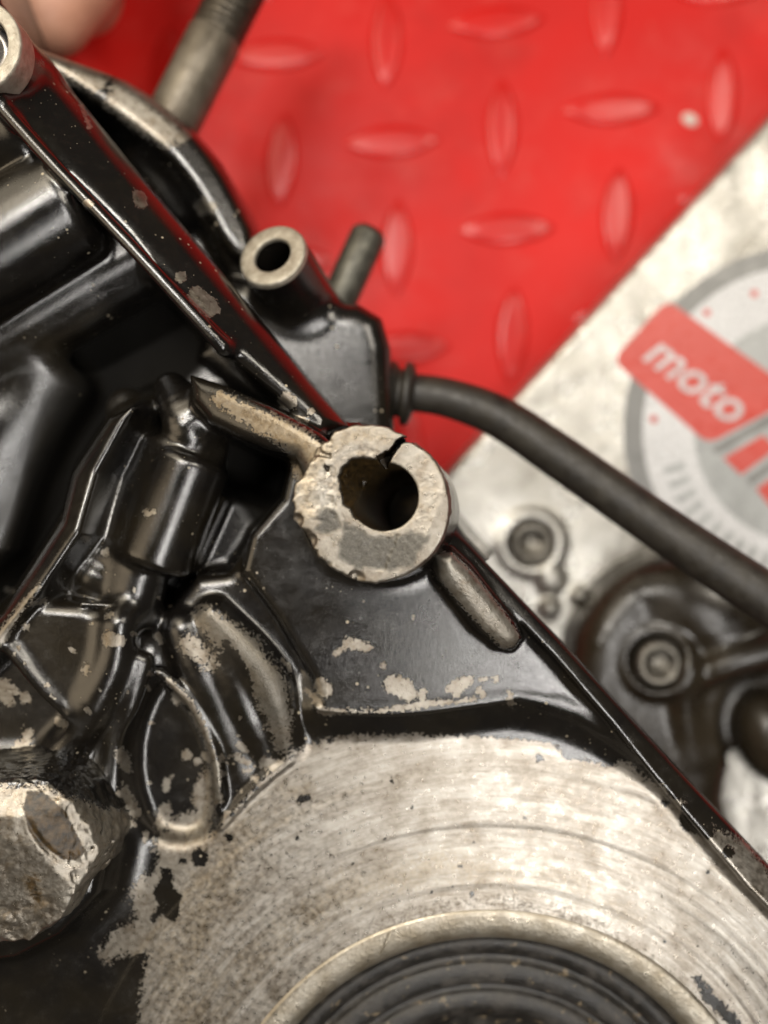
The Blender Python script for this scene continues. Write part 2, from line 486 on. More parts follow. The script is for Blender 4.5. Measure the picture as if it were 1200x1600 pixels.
for n_ in M_tread.node_tree.nodes:
    if n_.type == 'BSDF_PRINCIPLED': n_.inputs['Specular IOR Level'].default_value = 0.32; M_tread.node_tree.links.remove(n_.inputs['Roughness'].links[0]); n_.inputs['Roughness'].default_value = 0.27

def mat_plate():
    t = NT('scuffed_aluminium_plate')
    n = t.noise(0.07, 5, 0.65, dist=0.8)
    c = t.mix(t.rg(n, 0.35, 0.65), (0.28, 0.265, 0.235), (0.54, 0.525, 0.49))
    c = t.mix(t.ma('MULTIPLY', t.rg(t.noise(0.35, 5, 0.7), 0.58, 0.75), 0.5), c, (0.25, 0.22, 0.17))
    r = t.rg(t.noise(0.15, 4), 0.3, 0.7, 0.20, 0.42)
    sc = t.noise(1.0, 4, 0.7, t.vm('MULTIPLY', t.P, (0.25, 3.0, 1.0)))
    return t.set(color=c, rough=r, metal=0.7, normal=t.bump(t.ma('ADD', t.noise(0.16, 5, 0.6), t.ma('MULTIPLY', sc, 0.10)), 1.1, 0.6))
M_plate = mat_plate()
def mat_skin():
    t = NT('skin')
    c = t.mix(t.rg(t.noise(0.12, 4), 0.35, 0.65), (0.42, 0.20, 0.13), (0.52, 0.27, 0.18))
    return t.set(color=c, rough=0.5, sss=0.0, normal=t.bump(t.noise(1.2, 4, 0.6), 0.12, 0.6))
M_skin = mat_skin()
M_stk_grey = simple('sticker_grey', (0.36, 0.37, 0.37), 0.3, 0.1, 0.05, 0.06, 0.15)
M_stk_dark = simple('sticker_dark_grey', (0.20, 0.20, 0.195), 0.35, 0.1, 0.05, 0.06, 0.15)
M_stk_white = simple('sticker_white', (0.55, 0.55, 0.56), 0.28, 0.1, 0.06, 0.25, 0.25)
M_stk_red = simple('sticker_red', (0.50, 0.075, 0.06), 0.33, 0.0, 0.05, 0.05, 0.2)
M_stk_text = simple('sticker_silver', (0.50, 0.48, 0.49), 0.3, 0.2, 0.05, 0.05, 0.2)

# ------------------------------------------------------------------ floor: red tread mat
FZ = -77.0
def grid_plane(name, x0, x1, y0, y1, z, mat):
    o = mesh_obj(name, [(x0, y0, z), (x1, y0, z), (x1, y1, z), (x0, y1, z)], [(0, 1, 2, 3)], mat, smooth=False)
    return o
floor = grid_plane('floor', -900, 900, -900, 900, FZ, M_red)
tag(floor, kind='structure')
def lozenge_mesh():
    L, Wd, H = 9.4, 3.2, 0.8
    nu, nv = 21, 15
    V, F = [], []
    for i in range(nu):
        u = -1+2*i/(nu-1)
        w = Wd*(1-abs(u)**2.0)**0.9 if abs(u) < 1 else 0.0
        for j in range(nv):
            v = -1+2*j/(nv-1)
            hgt = H*(1-abs(v)**6)*(1-u**6)
            V.append((L*u, w*v+0.0, hgt-0.05))
    for i in range(nu-1):
        for j in range(nv-1):
            a = i*nv+j
            F.append((a, a+nv, a+nv+1, a+1))
    return V, F
LV, LF = lozenge_mesh()
loz = None
H0 = np.array([612., 222.]); va = np.array([180., 136.]); vb = np.array([-164., 187.])
for i in range(-7, 8):
    for j in range(-7, 8):
        for kind in (0, 1):
            p = H0+va*i+vb*j+(0 if kind == 0 else (va-vb)/2+np.array([0, 4]))
            if not (-160 < p[0] < 1360 and -160 < p[1] < 900): continue
            if p[0] < 300 and p[1] > 330: continue
            w = at(p[0], p[1], FZ)
            if loz is None:
                loz = mesh_obj('tread_lozenge', LV, LF, M_tread, floor); o = loz
            else:
                o = loz.copy(); C.objects.link(o); o.parent = floor
            o.location = Vector((w[0], w[1], FZ))*MM
            o.rotation_euler.z = math.radians((3 if kind == 0 else 87)+rng.uniform(-2, 2))
# ------------------------------------------------------------------ crankcase
eng = empty('crankcase', ENG, 'black painted motorcycle crankcase with chipped paint and a cracked bare metal screw boss', 'engine case')
def cast_obj(name, vol_or_mesh, attrs_fn=None, parent=eng, root=ENG, mat=M_cast):
    P, F = vol_or_mesh.mesh() if isinstance(vol_or_mesh, Vol) else vol_or_mesh
    a = attrs_fn(P) if attrs_fn else None
    return mesh_obj(name, P, F, mat, parent, root, True, a)

V = Vol((-61, -79, -38), (61, 79, 0.5), 0.24)
# main web
SIL = [(-300, -200), (-60, -190), (0, 0), (100, 127), (200, 250), (300, 370), (420, 515), (545, 665), (640, 762), (730, 850), (880, 1005), (1040, 1180), (1210, 1362), (1500, 1660), (1500, 2000), (-300, 2000)]
def face_profile(r):
    r = r*12.12      # back to photo px at the face
    z = np.full_like(r, FACE_Z)
    z = z+0.16*(0.5-0.5*np.tanh((r-668)/5))+-0.17*(0.5-0.5*np.tanh((r-572)/7))+np.clip((572-r)/130, 0, 1)*0.55
    z = z-0.20*(0.5-0.5*np.tanh((r-486)/6))
    for g, e in ((576, .09), (563, .04), (546, .06), (521, .03), (500, .07), (618, .03)): z = z-e*np.exp(-((r-g)/5.0)**2)
    return z
def web():
    P = [at(a, b, FACE_Z)[:2] for a, b in SIL]
    def fn(X, Y, Z):
        d2 = poly2d(X, Y, P)
        zt = face_profile(np.sqrt((X-HUB[0])**2+(Y-HUB[1])**2))
        a = d2+0.8; b = np.maximum(Z-zt, -60-Z)+0.8
        return np.minimum(np.maximum(a, b), 0)+np.sqrt(np.maximum(a, 0)**2+np.maximum(b, 0)**2)-0.8
    V.op(fn, (-60, -80, -60), (60, 80, -10), 0.3)
web()
# sloping outer side of the case, upper left
prism(V, [(-80, -60), (30, 45), (100, 127), (200, 250), (300, 370), (420, 515), (545, 665), (500, 680), (345, 545), (330, 528), (200, 375), (60, 230), (-80, 80)],
      [(60, 230, -5.5), (335, 530, -5.5), (300, 370, -10.5)], -38, r=2.2, k=0.5, draft=0.0, zref=-8.5)
chain(V, [(-60, 95, -5.3), (60, 232, -5.3), (200, 380, -5.3), (335, 528, -5.5), (350, 545, -7)], 0.8, 1.6)
# deep dark pocket on the left
prism(V, [(-100, 560), (20, 500), (130, 430), (205, 395), (345, 545), (470, 660), (500, 700), (470, 760), (455, 850), (400, 830), (350, 900), (300, 905), (255, 965), (205, 960), (140, 930), (60, 935), (-60, 1010), (-100, 1000)],
      -14, -29, 0.8, 2.0, 'cut', draft=-0.06, zref=-12)
prism(V, [(340, 770), (420, 800), (400, 840), (385, 890), (440, 970), (300, 960), (260, 960), (300, 880)], -20, -38, 1.0, 2.0, draft=0.25)   # flank right of the pipe
prism(V, [(-100, 560), (45, 520), (75, 640), (40, 760), (10, 860), (-100, 960)], [(-100, 600, -17), (75, 640, -21), (0, 900, -19)], -38, 1.5, 2.0)
prism(V, [(-100, 560), (20, 500), (130, 430), (205, 395), (345, 545), (470, 660), (500, 700), (470, 760), (455, 850), (400, 830), (350, 900), (60, 935), (-100, 1000)], [(0, 500, -26), (345, 545, -32), (200, 800, -30)], -38, 1, 2.5, draft=0)
# swells, upper left
cyl(V, at(-100, 452, -12.5), at(128, 310, -12.5), 7.3, 2.2, 1.0)
cyl(V, at(-100, 590, -21), at(235, 395, -21), 6.0, 2.0, 2.0)
cyl(V, at(-120, 250, -13), at(60, 205, -11), 5.0, 1.5, 1.5)
# web boss plateau under the boss
prism(V, [(470, 660), (560, 660), (735, 850), (900, 1030), (1040, 1180), (1000, 1190), (900, 1125), (800, 1092), (650, 1110), (500, 1108), (488, 1060), (432, 965), (378, 893), (392, 835), (440, 780)],
      -12.6, -38, 1.1, 1.0, draft=0.12)
# rim along the right silhouette
prism(V, [(690, 805), (735, 850), (880, 1005), (1040, 1180), (1210, 1362), (1400, 1565), (1365, 1590), (1165, 1385), (1015, 1208), (955, 1132), (862, 1024), (712, 868)],
      [(880, 1005, -11.4), (1210, 1362, -11.4), (862, 1024, -10.4)], -38, 0.8, 1.6, draft=0.02, zref=-10.6)
# raised curved lip over the bare face, dipped valley between it and the rim
prism(V, [(505, 1094), (500, 1107), (560, 1113), (650, 1112), (800, 1093), (850, 1100), (900, 1114), (955, 1138), (1060, 1202), (1120, 1250), (1200, 1322), (1280, 1412), (1340, 1500), (1340, 1480), (1040, 1180), (960, 1122), (880, 1088), (800, 1080), (650, 1098)],
      -12.64, -16, 0.6, 0.9, draft=1.65, zref=-12.64)
def trim():      # nothing outside the case's outline
    P = [at(a, b, FACE_Z)[:2] for a, b in SIL]
    V.op(lambda X, Y, Z: -poly2d(X, Y, P)+0*Z+0.05, (8, -75, -38), (60, -8, -12.0), 0.3, 'cut')
trim()
chain(V, [(495, 1106, -12.9), (560, 1112, -12.9), (650, 1110, -12.9), (800, 1090, -12.9)], 0.42, 0.3)
# fillet foot of the cracked boss
BOSS_T = at(583, 790, 0.0); BOSS_B = BOSS_T+np.array([2.3, -0.9, -15.0]); 
cyl(V, BOSS_B+np.array([0, 0, -8.0]), BOSS_B+(BOSS_T-BOSS_B)*0.78, 8.3, 0.4, 3.0)
# arm from the boss up to the left
prism(V, [(285, 578), (345, 598), (420, 632), (500, 676), (545, 715), (520, 760), (478, 745), (462, 712), (420, 702), (370, 682), (318, 655), (290, 620)],
      [(300, 600, -8.2), (500, 720, -1.6), (360, 610, -6.2)], -38, 1.7, 1.4, draft=0.03, zref=-4)
# rib down to the right of the boss
prism(V, [(680, 868), (706, 862), (735, 890), (775, 940), (808, 980), (818, 1002), (806, 1018), (786, 1014), (750, 985), (715, 940), (688, 905)],
      [(700, 870, -4.6), (806, 1005, -8.6), (740, 900, -5.6)], -16, 1.5, 0.8, draft=0.10, zref=-6)
# knob, pipe and foot, left of centre
chain(V, [(268, 610, -17, 2.4), (288, 650, -14.2, 3.0), (300, 682, -14.2, 3.2), (325, 705, -15.5, 2.6)], 3, 2.2)
cyl(V, at(305, 712, -14.2), at(238, 886, -14.2), 4.9, 1.4, 1.4)
cyl(V, at(272, 690, -16), at(200, 975, -15.2), 3.7, 0.8, 1.6)
chain(V, [(200, 640, -22, 3), (240, 720, -20, 4), (190, 830, -18, 4), (150, 900, -16, 3)], 3, 3.0)
prism(V, [(335, 765), (352, 778), (300, 895), (282, 890)], -15.8, -38, 0.5, 0.6, draft=0.1)
prism(V, [(150, 850), (205, 838), (235, 880), (200, 950), (140, 945)], -14.8, -38, 1.0, 1.2)
# block with glossy right edge
prism(V, [(-20, 1000), (60, 940), (130, 945), (195, 968), (190, 1010), (150, 1110), (108, 1118), (40, 1050)], -11.0, -38, 1.8, 0.6, draft=0.2)
chain(V, [(-40, 985, -11.0), (8, 1006, -11.0), (60, 1068, -11.2), (108, 1114, -11.6)], 0.8, 1.2)
chain(V, [(188, 975, -11.6), (178, 1040, -11.8), (140, 1120, -13.0), (105, 1165, -15)], 2.1, 2.2)
chain(V, [(128, 944, -11.4), (195, 948, -11.6)], 0.35, 0.3)
# bent wall on the left
prism(V, [(207, 636), (152, 738), (134, 835), (62, 936), (0, 1006), (-110, 1110), (-110, 1060), (0, 962), (48, 890), (95, 815), (112, 742), (170, 655)],
      [(150, 740, -9.5), (0, 1000, -9.5), (100, 760, -11.5)], -38, 1.0, 1.0, draft=0.28, zref=-10)
# ridge and recess to the right of it
chain(V, [(225, 1035, -12.6), (205, 1100, -13.2), (185, 1155, -14.4), (180, 1230, -15.6)], 1.4, 2.2)
ellipsoid(V, at(370, 1070, -17.5), (6.0, 10.0, 4.6), math.radians(28), 2.0)
chain(V, [(290, 985, -15.6, 3.0), (318, 1050, -15.6, 3.2), (352, 1130, -16.4, 3.2), (385, 1215, -18.5, 2.8)], 3, 1.0)
chain(V, [(330, 990, -15.2, 2.4), (368, 1060, -15.0, 2.6), (395, 1120, -15.6, 2.5), (425, 1190, -17.6, 2)], 2.4, 0.9)
chain(V, [(335, 962, -14.8, 2.4), (400, 1035, -14.6, 2.8), (432, 1090, -14.8, 2.8), (452, 1160, -16.8, 2.4)], 2.6, 1.2)
prism(V, [(252, 1052), (300, 1098), (334, 1170), (345, 1240), (338, 1290), (322, 1318), (275, 1335), (215, 1310), (190, 1230), (192, 1150), (222, 1075)], -10, -17.2, 1.2, 1.6, 'cut', draft=-0.35, zref=-13.5, smooth=1)
chain(V, [(252, 1052, -13.3), (300, 1098, -13.3), (334, 1170, -13.8), (343, 1225, -14.4), (344, 1262, -15.4)], 0.7, 0.9)
cyl(V, at(-90, 820, -25), at(95, 560, -25), 6.5, 2.5, 3.0)
prism(V, [(-120, 1225), (60, 1222), (120, 1262), (165, 1330), (150, 1400), (90, 1465), (20, 1500), (-120, 1520)], -9, -38, 1.5, 5.0, draft=0.12)
# small step wall along the hub face
chain(V, [(345, 1290, -15.2, 0.5), (400, 1228, -15.2, 0.7), (452, 1188, -15.2, 0.5)], 0.6, 0.7)
# seal bore
cyl(V, HUB+np.array([0, 0, -40]), HUB+np.array([0, 0, 5]), 36.3, 0.05, 0.3, 'cut')
# boss bore and the case's far bores
HOLE_T = at(600, 776, 0.0)
AX = (BOSS_B-BOSS_T)/np.linalg.norm(BOSS_B-BOSS_T)
cyl(V, HOLE_T+AX*-4, HOLE_T+AX*31, 4.0, 0.1, 0.1, 'cut')
cyl(V, HOLE_T+AX*-4, HOLE_T+AX*12.5, 7.0, 0.1, 0.1, 'cut')
TB = at(-40, 70, -2.5)
cyl(V, TB+np.array([0.6, -0.4, -16]), TB+np.array([0, 0, -0.6]), 5.6, 0.3, 1.5)
cyl(V, TB+np.array([0, 0, -14]), TB+np.array([0, 0, 3]), 3.9, 0.1, 0.1, 'cut')

FACE_EDGE = [(205, 1700), (218, 1560), (238, 1470), (262, 1400), (300, 1320), (345, 1290), (400, 1232), (440, 1190), (480, 1165), (560, 1144), (640, 1146), (740, 1146), (830, 1144), (900, 1156), (967, 1184), (1020, 1222), (1075, 1260), (1121, 1296), (1162, 1314), (1200, 1362), (1300, 1475), (1300, 1700)]
def case_attrs(P):
    p = to_px(P)
    w = np.zeros(len(P)); st = np.zeros(len(P)); oil = np.zeros(len(P))
    mach = pmask(p, FACE_EDGE, 14)
    def add(pts, r, soft=10): 
        nonlocal w
        w = np.maximum(w, stroke(p, pts, r, soft))
    def take(pts, r, soft=10, amt=1.0):
        nonlocal w
        w = w*(1-amt*stroke(p, pts, r, soft))
    w = np.maximum(w, pmask(p, FACE_EDGE, 16))
    # worn arm and rib
    add([(342, 622, 12), (380, 645, 16), (430, 668, 18), (480, 700, 22), (520, 730, 24)], 18, 10)
    add([(464, 700, 14), (476, 740, 16)], 15, 8)
    add([(697, 884, 22), (730, 922, 24), (792, 994, 19)], 18, 5)
    # chips on the plateau, under the boss
    for c in [((545, 1005, 9), (575, 1012, 8)), ((527, 1018, 6), (540, 1012, 4)), ((598, 1040, 5),), ((612, 1068, 14), (630, 1075, 17), (640, 1085, 12)), ((502, 1072, 12), (508, 1078, 12)),
              ((505, 1112, 5), (560, 1114, 5), (600, 1112, 6), (650, 1104, 6), (690, 1098, 5), (740, 1094, 4)), ((495, 1095, 8), (505, 1112, 7)), ((705, 1075, 8), (725, 1062, 5)), ((752, 1062, 5), (760, 1062, 5)), ((775, 1061, 5),), ((750, 1080, 6), (756, 1088, 5)), ((795, 1080, 4), (798, 1100, 6)), ((735, 1060, 6), (712, 1085, 7)),
              ((660, 1090, 4), (662, 1080, 4))]:
        add(c, 6, 5)
    # upper left
    for c in [((448, 625, 13), (455, 628, 11)), ((486, 642, 5),), ((464, 652, 4), (478, 656, 4)), ((282, 433, 9),), ((308, 462, 14), (330, 482, 14)), ((217, 307, 10), (222, 318, 9)), ((138, 318, 8),), ((63, 99, 5),), ((128, 165, 3), (140, 198, 3))]:
        add(c, 8, 4)
    # left centre
    for c in [((172, 998, 13), (188, 1002, 9)), ((168, 962, 6), (174, 958, 5)), ((134, 1048, 7), (136, 1040, 5)), ((40, 980, 6), (44, 975, 4)), ((230, 802, 6), (238, 800, 4)), ((164, 862, 5),), ((0, 1000, 8), (35, 945, 6), (60, 915, 4)), ((45, 945, 3), (68, 938, 4)),
              ((0, 1075, 15), (15, 1095, 8)), ((40, 1090, 9),), ((45, 1145, 9), (30, 1180, 8)), ((28, 1165, 8), (55, 1175, 8)), ((5, 1070, 9), (25, 1082, 6))]:
        add(c, 6, 5)
    for k in range(75):      # scatter of small flakes, thicker towards the bottom left
        x, y = rng.choice([(rng.uniform(-10, 200), rng.triangular(1040, 1260, 1230)), (rng.uniform(180, 360), rng.uniform(1180, 1330)), (rng.uniform(340, 470), rng.uniform(1120, 1240)), (rng.uniform(0, 260), rng.uniform(900, 1130))])
        r_ = rng.choice([1.5, 2, 2.5, 3, 4, 6]); a = rng.uniform(0, 3.14)
        add([(x, y, r_), (x+r_*2*math.cos(a), y+r_*2*math.sin(a), r_*rng.uniform(0.3, 1))], 3, 3)
    # recess rim and the eaten patch below it
    add([(262, 1062, 5), (300, 1105, 6), (322, 1150, 6), (335, 1195, 7), (340, 1250, 8)], 6, 5)
    add([(278, 1088, 12)], 10, 5)
    add([(325, 1215, 12), (315, 1245, 16), (322, 1270, 14)], 12, 8)
    add([(275, 1300, 18), (300, 1300, 34), (265, 1325, 26), (300, 1370, 44), (235, 1400, 30), (240, 1460, 30), (195, 1470, 22), (170, 1490, 14)], 20, 12)
    add([(258, 1265, 12), (250, 1290, 9)], 9, 5); add([(190, 1180, 12), (198, 1200, 8)], 8, 5); add([(195, 1235, 6), (210, 1270, 9)], 6, 5)
    add([(292, 1180, 8)], 7, 4)
    for q in [(310, 1190), (372, 1182), (388, 1205), (398, 1215), (345, 1185)]: add([(q[0], q[1], 6)], 5, 4)
    # worn side of the dome
    add([(318, 960, 14), (345, 985, 22), (385, 1015, 22), (415, 1060, 26), (432, 1110, 24), (440, 1160, 12)], 20, 12)
    add([(300, 1010, 14), (320, 1030, 16)], 12, 16); add([(440, 1030, 2.5), (452, 1045, 3.5)], 3, 4); add([(478, 1078, 4), (492, 1090, 6)], 5, 4); add([(415, 1190, 8), (440, 1200, 9)], 8, 5)
    take([(355, 1005, 6), (372, 1045, 9), (385, 1065, 6)], 7, 6)
    # black islands left on the bare metal
    for c in [((255, 1395, 16), (262, 1365, 8)), ((275, 1400, 9), (270, 1430, 9)), ((312, 1340, 13),), ((252, 1420, 6), (240, 1435, 5)), ((285, 1345, 6),), ((1085, 1280, 24), (1105, 1300, 10)), ((1138, 1332, 9),), ((885, 1178, 7), (905, 1180, 6)), ((842, 1186, 6),), ((470, 1250, 6), (480, 1246, 5)), ((357, 1308, 6),), ((860, 1148, 6), (800, 1140, 8), (750, 1135, 8)), ((1040, 1255, 6),)]:
        take(c, 6, 4)
    take([(540, 1128, 12), (640, 1128, 12), (760, 1125, 18), (850, 1135, 22), (950, 1180, 18)], 12, 8)
    for q in range(26):
        a = rng.uniform(-0.9, 0.75); r = rng.uniform(460, 700)
        take([(765+r*math.sin(a), 1868-r*math.cos(a), rng.uniform(1.5, 4.0))], 3, 3, 0.8)
    # inked grooves
    take([(1090, 1530, 6), (1110, 1560, 8), (1150, 1600, 10)], 8, 6)
    # oil brown
    oil = np.maximum(oil, 0.42*pmask(p, [(420, 1600), (480, 1500), (620, 1410), (780, 1385), (940, 1425), (1080, 1530), (1130, 1640), (1090, 1640), (1020, 1530), (900, 1455), (780, 1425), (640, 1445), (520, 1530), (470, 1640)], 14))
    st = np.maximum(st, 0.75*stroke(p, [(318, 960, 18), (385, 1015, 26), (415, 1060, 30), (432, 1110, 28)], 20, 20))
    st = np.maximum(st, 0.28*stroke(p, [(690, 880, 34), (800, 1000, 34)], 34, 6))
    st = np.maximum(st, 0.36*pmask(p, [(210, 1500), (260, 1330), (345, 1260), (300, 1400), (250, 1480)], 20))
    warm = np.maximum(0.55*pmask(p, [(210, 1700), (215, 1480), (300, 1290), (420, 1220), (520, 1200), (420, 1330), (360, 1500), (330, 1700)], 60), 0.6*stroke(p, [(300, 1650, 20), (400, 1500, 30), (520, 1400, 36), (680, 1350, 34), (850, 1370, 24), (1000, 1440, 16)], 30, 40))
    warm = np.maximum(warm, 0.55*stroke(p, [(340, 620, 30), (500, 710, 30)], 30, 16))
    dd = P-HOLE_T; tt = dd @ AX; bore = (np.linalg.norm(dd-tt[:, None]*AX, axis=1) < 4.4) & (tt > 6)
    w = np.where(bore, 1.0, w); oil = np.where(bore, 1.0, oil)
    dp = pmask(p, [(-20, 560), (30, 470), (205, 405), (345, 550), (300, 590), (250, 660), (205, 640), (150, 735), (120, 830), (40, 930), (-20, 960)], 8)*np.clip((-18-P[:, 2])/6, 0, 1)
    dp = np.maximum(dp, pmask(p, [(340, 660), (470, 715), (470, 760), (400, 830), (350, 760)], 10)*np.clip((-14-P[:, 2])/4, 0, 1))  # painted pocket shade grows with depth, also under the arm
    return dict(wear=w, stain=st, oil=oil, machined=mach, warm=warm, pocket_shade=dp)
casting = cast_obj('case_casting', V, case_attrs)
casting['label'] = 'black painted casting with chips down to bare metal'
del V

# ---- the cracked boss, finer grid
B = Vol((BOSS_T[0]-11.5, BOSS_T[1]-12, -15.5), (BOSS_T[0]+13, BOSS_T[1]+11.5, 0.6), 0.125)
def zoompx(q): return [(440+u/4, 640+v/4) for u, v in q]
OUT = zoompx([(330, 135), (450, 100), (590, 97), (700, 125), (770, 160), (800, 185), (880, 250), (960, 330), (1020, 430), (1060, 540), (1060, 650), (1020, 780), (960, 900), (880, 970), (780, 1030), (680, 1065), (590, 1085), (500, 1070), (420, 1045), (320, 995), (230, 920), (165, 800), (150, 772), (75, 690), (70, 570), (85, 460), (130, 420), (190, 300), (220, 240), (300, 190)])
prism(B, ragged(OUT, 0.9, 6), 0.0, -2.2, 0.22, 0.3, draft=0.02)
cyl(B, BOSS_B, BOSS_T+np.array([0, 0, -0.7]), 8.75, 0.4, 0.5)
# flaked faces: darker shallow scabs, ring step
DARKA = zoompx([(372, 790), (360, 850), (350, 930), (400, 960), (480, 1000), (560, 990), (620, 1000), (680, 1012), (760, 990), (820, 975), (860, 890), (900, 830), (935, 790), (860, 770), (790, 765), (700, 795), (600, 800), (520, 770), (470, 730), (390, 705)])
DARKB = zoompx([(225, 640), (262, 600), (335, 615), (350, 660), (372, 740), (300, 780), (250, 765), (185, 772), (240, 712), (215, 672)])
ZT = 0.6
DARKA = ragged(DARKA, 1.3, 5, 5); DARKB = ragged(DARKB, 1.3, 5, 6)
prism(B, DARKA, ZT, -0.08, 0.05, 0.05, 'cut', draft=0, zref=0)
prism(B, DARKB, ZT, -0.08, 0.05, 0.05, 'cut', draft=0, zref=0)
RING = zoompx([(262, 600), (258, 480), (275, 390), (330, 310), (420, 250), (520, 232), (610, 262), (640, 290), (600, 300), (430, 310), (365, 400), (360, 500), (372, 590), (340, 610)])
RING = ragged(RING, 0.9, 5, 8)
prism(B, RING, ZT, -0.08, 0.05, 0.05, 'cut', draft=0, zref=0)
prism(B, zoompx([(262, 345), (300, 360), (290, 385), (272, 372)]), ZT, -0.8, 0.05, 0.1, 'cut', draft=0, zref=0)
prism(B, zoompx([(215, 262), (245, 290), (310, 300), (300, 285), (250, 262)]), ZT, -0.3, 0.05, 0.1, 'cut', draft=0, zref=0)
rough(B, BOSS_T+np.array([-12, -1.5, -1.2]), BOSS_T+np.array([-4.5, 9, 0.6]), 0.15, 1.5, 4, 3)
rough(B, BOSS_T+np.array([-12, -12, -1.2]), BOSS_T+np.array([12, 12, 0.6]), 0.035, 0.6, 2, 7)
# bore, broken shoulder, crack
cyl(B, HOLE_T+AX*-3, HOLE_T+AX*19, 3.92, 0.05, 0.1, 'cut')
BREAK = ragged(zoompx([(355, 420), (372, 365), (430, 312), (470, 296), (530, 300), (610, 298), (660, 340), (690, 400), (640, 560), (560, 660), (470, 690), (425, 625), (382, 590), (362, 500)]), 0.9, 5, 9)
prism(B, BREAK, ZT, -8.0, 0.06, 0.2, 'cut', draft=-0.30, zref=0)
prism(B, [(x*0.62+603*0.38, y*0.62+780*0.38) for x, y in BREAK], ZT, -8, 0.1, 0.8, 'cut', draft=-0.12, zref=0)
CR = zoompx([(590, 296), (632, 272), (668, 256), (684, 236), (700, 214), (716, 190), (740, 172), (775, 166), (812, 164), (830, 190), (812, 206), (784, 212), (752, 214), (742, 236), (722, 262), (700, 294), (680, 322), (676, 356), (650, 372), (610, 340)])
CR = ragged(CR, 0.7, 4, 2)
prism(B, CR, ZT, -7.0, 0.02, 0.05, 'cut', draft=-0.03, zref=0)
prism(B, zoompx([(800, 178), (830, 160), (830, 215), (800, 200)]), ZT, -3.0, 0.05, 0.2, 'cut', draft=0, zref=0)
for k in range(34):      # nibbled outer edge
    a = rng.uniform(0, 2*math.pi); q = OUT[rng.randrange(18, len(OUT)) if k % 5 else rng.randrange(len(OUT))]; q2 = OUT[OUT.index(q)-1]; t = rng.random()
    w_ = at(q[0]*t+q2[0]*(1-t), q[1]*t+q2[1]*(1-t), 0); rr_ = rng.choice([0.15, 0.2, 0.3, 0.6])
    ellipsoid(B, w_+np.array([rng.uniform(-.2, .2), rng.uniform(-.2, .2), rng.uniform(0, .35)]), (rr_*1.4, rr_*1.4, rr_), a, 0.15, 'cut')
def boss_attrs(P):
    p = to_px(P); z = P[:, 2]
    w = np.clip(0.5+(z+0.75)/0.9, 0, 1)*np.ones(len(P))
    w = np.maximum(w, 0.55*np.clip(0.5+(z+3)/3, 0, 1)*stroke(p, [(470, 760, 40), (500, 700, 30)], 30, 20))
    crack_shade = np.where((z < -0.25) & (pmask(p, CR, 3) > 0.4), 1.0, 0.0)  # shade inside the crack, painted with the dark oil colour
    st = np.maximum(pmask(p, DARKA, 6), pmask(p, DARKB, 6))*np.where(z > -0.6, 1, 0)
    d = np.hypot(P[:, 0]-HOLE_T[0]-AX[0]*(-z), P[:, 1]-HOLE_T[1]-AX[1]*(-z))
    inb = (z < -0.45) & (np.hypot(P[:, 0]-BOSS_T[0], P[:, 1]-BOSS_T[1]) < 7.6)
    o = np.maximum(np.where(inb, 1.0, 0.0), crack_shade)
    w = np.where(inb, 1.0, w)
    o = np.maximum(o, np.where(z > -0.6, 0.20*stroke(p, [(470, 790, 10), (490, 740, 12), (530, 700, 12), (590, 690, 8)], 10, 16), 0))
    wm = np.where(z > -0.6, 1, 0)*np.maximum(0.62*stroke(p, [(480, 800, 22), (478, 750, 24), (510, 705, 24), (560, 680, 20), (610, 685, 14)], 20, 14), 0.5*stroke(p, [(570, 830, 6), (620, 835, 8), (655, 800, 8), (660, 760, 6)], 8, 8))
    wm = wm*(1-stroke(p, [(515, 790, 10), (512, 745, 12), (535, 712, 11), (570, 700, 8)], 10, 5))
    return dict(wear=w, stain=st, oil=o, machined=np.zeros(len(P)), warm=wm)
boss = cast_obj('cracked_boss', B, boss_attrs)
boss['label'] = 'bare metal screw boss with a dark jagged crack from its bore to its rim'
del B

# ---- broken lug, lower left
Lg = Vol((-56, -56, -18), (-32, -28, 1.5), 0.16)
TOP = [(-120, 1240), (0, 1232), (42, 1230), (62, 1238), (100, 1268), (128, 1318), (136, 1342), (128, 1368), (108, 1395), (78, 1445), (30, 1478), (-120, 1500)]
prism(Lg, TOP, -1.5, -18, 1.3, 0.5, draft=0.16)
prism(Lg, [(38, 1262), (44, 1238), (66, 1236), (104, 1268), (134, 1330), (118, 1346), (96, 1342), (60, 1318), (44, 1296)], [(40, 1290, -2.4), (130, 1340, -3.6), (80, 1240, -4.6)], -1, 0.05, 0.4, 'cut', draft=0)
def cutplane(vol, p, n, k=0.3, lo=None, hi=None):
    n = np.array(n, float)/np.linalg.norm(n)
    vol.op(lambda X, Y, Z: -((X-p[0])*n[0]+(Y-p[1])*n[1]+(Z-p[2])*n[2]), vol.lo, vol.lo+np.array(vol.n)*vol.h, k, 'cut')
cutplane(Lg, at(70, 1420, -2.6), (0.36, 0.03, 1))
cutplane(Lg, at(20, 1290, -2.0), (0.13, 0.40, 1))
cutplane(Lg, at(122, 1350, -2.6), (0.4, 0.05, 1))
chain(Lg, [(42, 1238, -2.0), (40, 1275, -2.2), (60, 1312, -2.6), (96, 1345, -3.2)], 0.3, 0.3, 'cut')
for k in range(9):
    q = at(rng.uniform(-30, 120), rng.uniform(1240, 1470), -2.3); n_ = np.array([rng.gauss(0, .13), rng.gauss(0, .13), 1.0]); n_ /= np.linalg.norm(n_)
    cutplane(Lg, q+n_*rng.uniform(0.2, 0.9), n_, 0.1)
rough(Lg, (-60, -60, -20), (-30, -25, -4.0), 0.40, 1.6, 3, 4)
rough(Lg, (-60, -60, -4.0), (-30, -25, 2), 0.36, 3.4, 4, 5, True)
